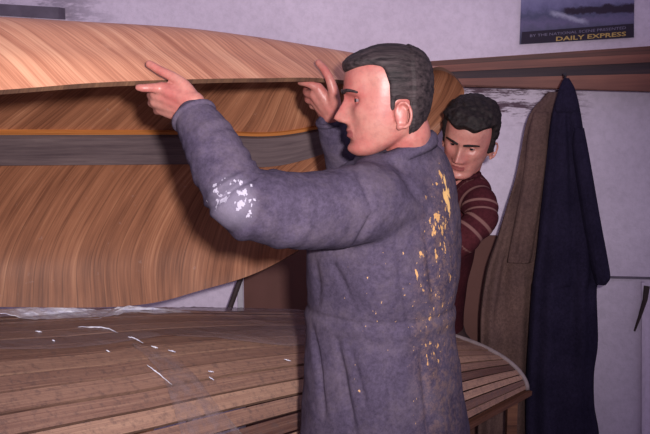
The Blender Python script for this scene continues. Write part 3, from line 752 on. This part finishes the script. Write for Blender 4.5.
# bare body
g = G(); add_head(g, hc, Rm1, HS)
neck_b = P(401,172,2.03)
chain(g, [(hc + Rm1@Vector((-.036,0,-.050)), .046), (hc + Rm1@Vector((-.042,0,-.085)), .049), (neck_b, .040)], 22)
torso(g, -.022, skip=3); legs1(g, .8)
chain(g, [(p, r-.022 if i < 7 else max(.026, r-.018)) for i, (p, r) in enumerate(SH)] + [(P(197,110,1.85), .027)], 16)
chain(g, [(p, max(.026, r-.02)) for p, r in FA] + [(P(333,117,2.318), .0255)], 16)
hand(g, P(194,109,1.85), [P(162,88.5,1.858), P(156.5,94.5,1.868), P(156,101.5,1.876), P(161,109,1.884)],
     [[P(152,88,1.845), P(144,88,1.838), P(138.5,87.5,1.838)],
      [P(151,95,1.890), P(153,92.5,1.914), P(162,92,1.928)],
      [P(151.5,103,1.900), P(154,100,1.922), P(163,98,1.932)],
      [P(157,111,1.906), P(160,107,1.926), P(168,104,1.934)]],
     [(P(191,100,1.850), .022), (P(184,86,1.850), .0140), (P(173,77,1.856), .0108), (P(161,71,1.864), .0098), (P(149.5,64,1.872), .0086)], .031)
hand(g, P(333,117,2.318), [P(318,88,2.305), P(314.5,94.5,2.315), P(315,101,2.33), P(318,106,2.345)],
     [[P(310,84.5,2.305), P(304,83,2.312), P(300,82.5,2.322)],
      [P(307.5,93.5,2.335), P(306,90,2.36), P(311,87,2.375)],
      [P(308,100,2.35), P(308,96,2.37), P(313,94,2.385)],
      [P(312,106,2.36), P(313,102,2.38), P(317,100,2.39)]],
     [(P(334,106,2.305), .020), (P(333.5,92,2.285), .0145), (P(330,80,2.283), .0118), (P(324.5,69.5,2.292), .0105), (P(318.5,62.5,2.305), .0088)], .027)
v, f, nn = remesh(g, .0032, 3, .45)
# lip colour only on the lips
def lipmask(v, f, c, Rm, sc):
    A = np.array([[Rm[i][j] for j in range(3)] for i in range(3)]); L = ((v-np.array(c))@A)/sc
    cen = np.array([L[q].mean(0) for q in f]) if len(f) < 1 else np.array([L[q[0]] for q in f])
    z, y, x = cen[:,2], cen[:,1], cen[:,0]
    top = -.0605 - .07*np.abs(y); bot = -.0815 + .12*np.abs(y)
    return ((x > .075) & (np.abs(y) < .024) & (z < top) & (z > bot)).astype(int)
man = mesh('person', v, f, [M['skin'], M['lips']], None, origin=O1, midx=lipmask(v, f, hc, Rm1, HS)); man['_w'] = tuple(O1)
tag(man, 'man in paint-splashed blue-grey boiler suit, raising the hull edge with both hands', 'person')
eyes(man, hc, Rm1, HS, M['skin']); brows(man, hc, Rm1, HS, M['hair'])
def pred1(x, y, z):
    burn = min(.010 - x + .30*max(0, z-.03), z + (.024 if x > -.003 else -.002))   # sideburn and the edge over the ear
    if x < -.032: burn = max(burn, min(-.032-x + .012, z + .074 + .25*(x+.04)))     # behind the ear to the nape
    front = z - (.056 + .019*max(0, 1-((x-.050)/.055)**2))
    return max(burn, front)
hair_mesh('hair', man, hc, Rm1, HS, M['hair'], pred1,
   lambda x, y, z: .0050 + .007*math.exp(-((x-.085)/.03)**2)*math.exp(-((z-.075)/.03)**2) + .003*(x < -.04) - .002*max(0, min(1, (z-.09)/.02)),
   lambda x, y, z: .0014*noise.noise(Vector((x*12, y*110, z*110))) + .0012*noise.noise(Vector((x*20, y*300, z*300))))

# boiler suit
def suit_mat():
    m = cloth('blue_grey_drill', (86,76,96), (70,61,80)); c = m.cc; v = m.vv
    sp = m.n('ShaderNodeSeparateXYZ'); m.l(v, sp.inputs[0]); X, Y_, Z = sp.outputs
    loc = lambda px, py, Y: P(px, py, Y) - O1
    def blob(center, rx, rz, y=None):
        dx = m.math('DIVIDE', m.math('SUBTRACT', X, center.x), rx); dz = m.math('DIVIDE', m.math('SUBTRACT', Z, center.z), rz)
        return m.ramp(m.math('ADD', m.math('MULTIPLY', dx, dx), m.math('MULTIPLY', dz, dz)), [(.15, BW(1)), (1.0, BW(0))])
    # wear: dusty lighter patches
    dn = m.noise(v, 11, 5, .75)
    c = m.mix(m.ramp(dn, [(.46, BW(0)), (.68, BW(.30))]), c, srgb((122,108,118)))
    # brown dust on the right of the back
    c = m.mix(m.math('MULTIPLY', blob(loc(444,320,1.95), .09, .42), m.ramp(m.noise(v, 55, 5, .8), [(.46, BW(0)), (.60, BW(.45))])), c, srgb((128,100,84)))
    # dried glue splashes
    def splash(cen, rx, rz, sc, lo, col, stretch=(1,1,.55), w=(0,0,0), seedloc=(0,0,0)):
        nonlocal c
        mv = m.coord(scale=stretch, loc=seedloc); a = m.noise(mv, sc, 3, .6)
        wgt = m.math('ADD', a, m.math('MULTIPLY_ADD', blob(cen, rx, rz), .30, -.30))
        c = m.mix(m.ramp(wgt, [(lo, BW(0)), (lo+.025, BW(1))]), c, srgb(col))
    splash(loc(440,215,1.95), .05, .17, 78, .56, (216,166,108))
    splash(loc(447,210,1.95), .02, .13, 40, .53, (236,190,124), (1,1,.4), seedloc=(3,1,0))
    splash(loc(432,290,1.95), .11, .36, 85, .635, (208,160,108), seedloc=(7,2,4))
    splash(loc(400,330,1.9), .30, .50, 90, .70, (200,158,116), seedloc=(1,9,4))
    splash(loc(238,197,1.72), .085, .06, 60, .545, (176,170,186), (1,1,.8), seedloc=(5,5,5))
    m.col(c)
    # resin patch on the elbow is glossier and paler
    el = blob(loc(232,203,1.7), .055, .06)
    m.l(m.math('MULTIPLY_ADD', el, -.45, .95), m.b.inputs['Roughness'])
    cc2 = m.mix(m.math('MULTIPLY', el, .35), c, srgb((150,142,160))); m.col(cc2)
    return m.m
M['suit'] = suit_mat()
g = G(); torso(g); legs1(g, 1.12, False); chain(g, SH, 30); chain(g, FA, 24)
# collar bulk round the neck and shoulder yoke
cp = []
for k in range(17):
    a = 2*math.pi*k/16; cc_ = P(397,151.5,2.02) + Vector((.074*math.cos(a), .070*math.sin(a), .028*math.cos(a-.2))); cp.append(cc_)
g.tube(cp, .017, 10, False)
for q in cp: 
    vv_, ff_ = sphere(q, .0170, 10); g.add(vv_, ff_)
chain(g, [(P(366,197,1.92), .075), (P(383,182,2.0), .075), (P(404,180,2.1), .08), (P(414,186,2.2), .075)], 24)
chain(g, [(P(409,164,2.02), .059), (P(400,180,2.04), .075)], 20)
v, f, nn = remesh(g, .0052, 22, .5)
# cloth folds displaced along the normals
SA = np.array([list(p) for p, r in SH]); 
def seg_param(q):
    best = (9, 0)
    for i in range(len(SA)-1):
        a, b = SA[i], SA[i+1]; ab = b-a; t = max(0, min(1, float(np.dot(q-a, ab)/np.dot(ab, ab)))); d = float(np.linalg.norm(q-a-ab*t))
        if d < best[0]: best = (d, i+t)
    return best
px_of = lambda q: 325 + F*q[0]/(q[1]*math.cos(PITCH) - (q[2]-CAMZ)*math.sin(PITCH))
def py_of(q): 
    dpt = q[1]*math.cos(PITCH) - (q[2]-CAMZ)*math.sin(PITCH); return 217 - F*(q[1]*math.sin(PITCH) + (q[2]-CAMZ)*math.cos(PITCH))/dpt
V2 = v.copy()
def crease(x, z, x0, z0, x1, z1, w_, dep):
    ab = np.array((x1-x0, z1-z0)); t = ((x-x0)*ab[0]+(z-z0)*ab[1])/(ab@ab)
    if t < 0 or t > 1: return 0
    d = abs((x-x0)*ab[1]-(z-z0)*ab[0])/math.sqrt(ab@ab); return -dep*math.exp(-(d/w_)**2)*math.sin(math.pi*t)**.6
CR = []
for (ax, ay, bx, by, w_, dep) in [(312,328,326,420,.006,.010),(335,335,356,434,.007,.011),(350,345,366,400,.006,.007),(396,250,410,330,.008,.007),(425,230,436,310,.008,.006),
        (330,258,352,300,.008,.006),(372,203,352,240,.006,.009),(352,160,372,203,.006,.007),(392,160,430,214,.009,.006),(420,345,428,430,.007,.007),(385,340,392,434,.008,.006),(316,262,318,312,.007,.006)]:
    A, B = P(ax,ay,1.92), P(bx,by,1.92); CR.append((A.x, A.z, B.x, B.z, w_, dep))
for i in range(len(v)):
    q = v[i]; d, s_ = seg_param(q) if q[2] > .95 and q[0] < .1 and q[1] < 2.0 else (9, 0)
    a = .006*noise.noise(Vector(q*7)) + .003*noise.noise(Vector(q*19)) + .0012*noise.noise(Vector(q*48))
    if d < .11:                                         # sleeve: rings of wrinkles, strongest inside the elbow
        k = .35 + 1.2*math.exp(-((s_-5.2)/1.3)**2)
        a += k*.0018*math.sin(s_*8 + 5*noise.noise(Vector(q*13)) + q[2]*22) + k*.0055*noise.noise(Vector((s_*2.4, q[2]*19, q[1]*9)))
    if q[1] < 2.12:
        for c_ in CR: a += crease(q[0], q[2], *c_)
    zw = P(380,318,1.95).z
    a += .0045*math.exp(-((q[2]-zw+.018)/.016)**2) - .004*math.exp(-((q[2]-zw-.004)/.005)**2) if d > .11 else 0
    V2[i] = q + nn[i]*a
suit = mesh('boiler_suit', V2, f, M['suit'], man); suit['label'] = 'blue-grey boiler suit splashed with dried glue'
# cuff rings
def ring(center, axis, R_, r, name, mat, parent):
    axis = Vector(axis).normalized(); u = axis.orthogonal().normalized(); w_ = axis.cross(u); g = G(); g.tube([Vector(center)+(u*math.cos(t)+w_*math.sin(t))*R_ for t in np.linspace(0, 2*math.pi, 33)], r, 10, False)
    return g.build(name, mat, parent, True)
ax_ = SH[-1][0]-SH[-2][0]; ring(SH[-1][0]+ax_.normalized()*.012, ax_, .0415, .007, 'cuff', M['suit'], man)
ax_ = FA[-1][0]-FA[-2][0]; ring(FA[-1][0]+ax_.normalized()*.012, ax_, .034, .007, 'cuff', M['suit'], man)
NKp = P(399,149.5,2.02); v = []; f = []
for k in range(61):
    a = math.pi + .25 + (2*math.pi-.5)*k/60; dr = Vector((math.cos(a), math.sin(a)*.95, 0)); zz = .030*math.cos(a)
    for rr_, dz_ in ((.084, -.022), (.088, -.010), (.083, .006), (.073, .014), (.067, .008)):
        v.append(NKp + dr*(rr_ + .0015*noise.noise(Vector((a*3, dz_*40, 1)))) + Vector((0, 0, zz + dz_)))
for k in range(60):
    for j in range(4): a = k*5+j; f.append([a, a+5, a+6, a+1])
co = mesh('collar', v, f, M['suit'], man); q = co.modifiers.new('s', 'SOLIDIFY'); q.thickness = .003
M['boot'] = plain('black_boot', (30,26,30), .5)

# ================================================================ SECOND MAN
O2 = Vector((P(437,300,3.40).x, 3.40, 0))
h2 = P(469, 137, 2.90); Rm2 = frame((-.42, -.85, -.36), (.26, 0, 1)); H2 = .98
A2 = [(P(470,190,2.99), .066), (P(479,205,2.93), .060), (P(479,220,2.90), .056), (P(463,238,2.88), .050), (P(446,252,2.90), .044), (P(425,232,2.95), .038), (P(412,212,2.97), .034)]
B2 = [(P(425,190,3.18), .062), (P(408,212,3.22), .052), (P(395,228,3.18), .045), (P(385,215,3.12), .036)]
g = G(); add_head(g, h2, Rm2, H2)
nb = P(458,185,3.02)
chain(g, [(h2+Rm2@Vector((-.035,0,-.045))*H2, .05), (h2+Rm2@Vector((-.045,0,-.085))*H2, .052), (nb, .056)], 20)
TT2 = [(P(455,192,3.04), .075), (P(449,215,3.10), .110), (P(443,250,3.21), .112), (P(439,290,3.32), .104), (P(437,325,3.39), .100), (P(437,345,3.40), .102)]
def trunk2(g, k): chain(g, [(p, r+k) for p, r in TT2], 28); chain(g, [(A2[0][0], .064+k), (P(448,192,3.07), .075+k), (B2[0][0], .06+k)], 20)
def legs2(g, k):
    for s_ in (-1, 1):
        h = P(437,350,3.40) + Vector((.05*s_, -.04*s_, 0)); kn = Vector((h.x-.0, h.y, .48)); an = Vector((h.x, h.y+.02, .09))
        chain(g, [(h, .086*k), (h*.5+kn*.5, .074*k), (kn, .062*k), (kn*.5+an*.5, .056*k), (an, .042*k)], 16)
        if k < .95: chain(g, [(Vector((an.x, an.y, .045)), .038), (Vector((an.x-.04, an.y-.12, .035)), .034), (Vector((an.x-.06, an.y-.19, .028)), .026)], 12)
trunk2(g, -.015); legs2(g, .85)
chain(g, [(p, r-.014) for p, r in A2], 16); chain(g, [(p, r-.012) for p, r in B2], 16)
wp = A2[-1][0]; ks = [P(405,200,2.955+.012*k) + Vector((0,0,-.012*k)) for k in range(4)]
hand(g, wp, ks, [[k+Vector((-.02,.01,.02)), k+Vector((-.03,.03,.025)), k+Vector((-.03,.045,.015))] for k in ks], [(wp+Vector((0,-.01,.01)), .018), (wp+Vector((-.01,-.02,.04)), .013), (wp+Vector((-.02,-.015,.07)), .010), (wp+Vector((-.025,-.005,.09)), .0085)])
wp = B2[-1][0]; ks = [wp+Vector((-.03,-.03+.018*k,.06-.006*k)) for k in range(4)]
hand(g, wp, ks, [[k+Vector((-.02,0,.022)), k+Vector((-.035,0,.03)), k+Vector((-.045,0,.02))] for k in ks], [(wp+Vector((0,-.02,.01)), .018), (wp+Vector((.0,-.045,.04)), .013), (wp+Vector((-.01,-.055,.065)), .010), (wp+Vector((-.02,-.055,.085)), .0085)])
v, f, nn = remesh(g, .0036, 3, .45)
man2 = mesh('person', v, f, [M['skin2'], M['lips']], None, origin=O2, midx=lipmask(v, f, h2, Rm2, H2)); man2['_w'] = tuple(O2)
tag(man2, 'dark-haired man in maroon jumper with striped sleeves, leaning in behind the other man', 'person')
eyes(man2, h2, Rm2, H2, M['skin2']); brows(man2, h2, Rm2, H2, M['hair2'])
def pred2(x, y, z):
    side = min(.022-x, z + .030)
    if x < -.05: side = min(.03, z + .075)
    if -.052 < x < -.012: side = min(side, z - .0)
    front = z - (.067 + .004*math.sin(y*120+1))
    return max(side, front)
hair_mesh('hair', man2, h2, Rm2, H2, M['hair2'], pred2,
   lambda x, y, z: .011 + .009*max(0, min(1, (z-.02)/.06)) + .004*math.exp(-((x-.07)/.04)**2)*(z > .05),
   lambda x, y, z: .007*noise.noise(Vector((x*42, y*42, z*42))) + .004*noise.noise(Vector((x*110, y*110, z*110))))
def jumper_mat():
    m = cloth('maroon_knit', (84,38,44), (66,28,36), weave=260); sp = m.n('ShaderNodeSeparateXYZ')
    uvn = m.n('ShaderNodeTexCoord'); m.l(uvn.outputs['UV'], sp.inputs[0])
    fr = m.math('FRACT', m.math('MULTIPLY', sp.outputs[0], 1.0)); 
    line = m.ramp(m.math('ABSOLUTE', m.math('SUBTRACT', fr, .5)), [(.09, BW(.9)), (.17, BW(0))])
    ln = m.math('MULTIPLY', line, sp.outputs[1]); m.col(m.mix(ln, m.cc, srgb((132,96,92)))); return m.m
M['jumper'] = jumper_mat()
g = G(); trunk2(g, 0); chain(g, A2[:-1], 26); chain(g, B2[:-1], 20)
ring_pts = [P(461,176,2.96)+Vector((.058*math.cos(t), .055*math.sin(t), .008*math.cos(t))) for t in np.linspace(0, 2*math.pi, 17)]
for q in ring_pts: a_, b_ = sphere(q, .012, 10); g.add(a_, b_)
v, f, nn = remesh(g, .0065, 5, .5)
SA = np.array([list(p) for p, r in A2]); uv2 = np.zeros((len(v), 2))
for i in range(len(v)):
    q = v[i]; d, s_ = seg_param(q); v[i] = q + nn[i]*(.005*noise.noise(Vector(q*9))+.003*math.sin(s_*9+q[2]*30)*(d < .08))
    uv2[i] = (s_*2.05 + .1, 1.0 if (d < .075 and .25 < s_ < 3.1) else 0.0)
mesh('jumper', v, f, M['jumper'], man2, uv2)
M['trouser'] = plain('dark_trouser_cloth', (74,54,54), .9, 40, .25)
g = G(); legs2(g, 1.12); chain(g, [(P(437,335,3.40), .112), (P(437,352,3.40), .110)], 24); v, f, nn = remesh(g, .009, 4, .5); mesh('trousers', v, f, M['trouser'], man2)
for o in bpy.data.objects:
    if '_w' in o: del o['_w']
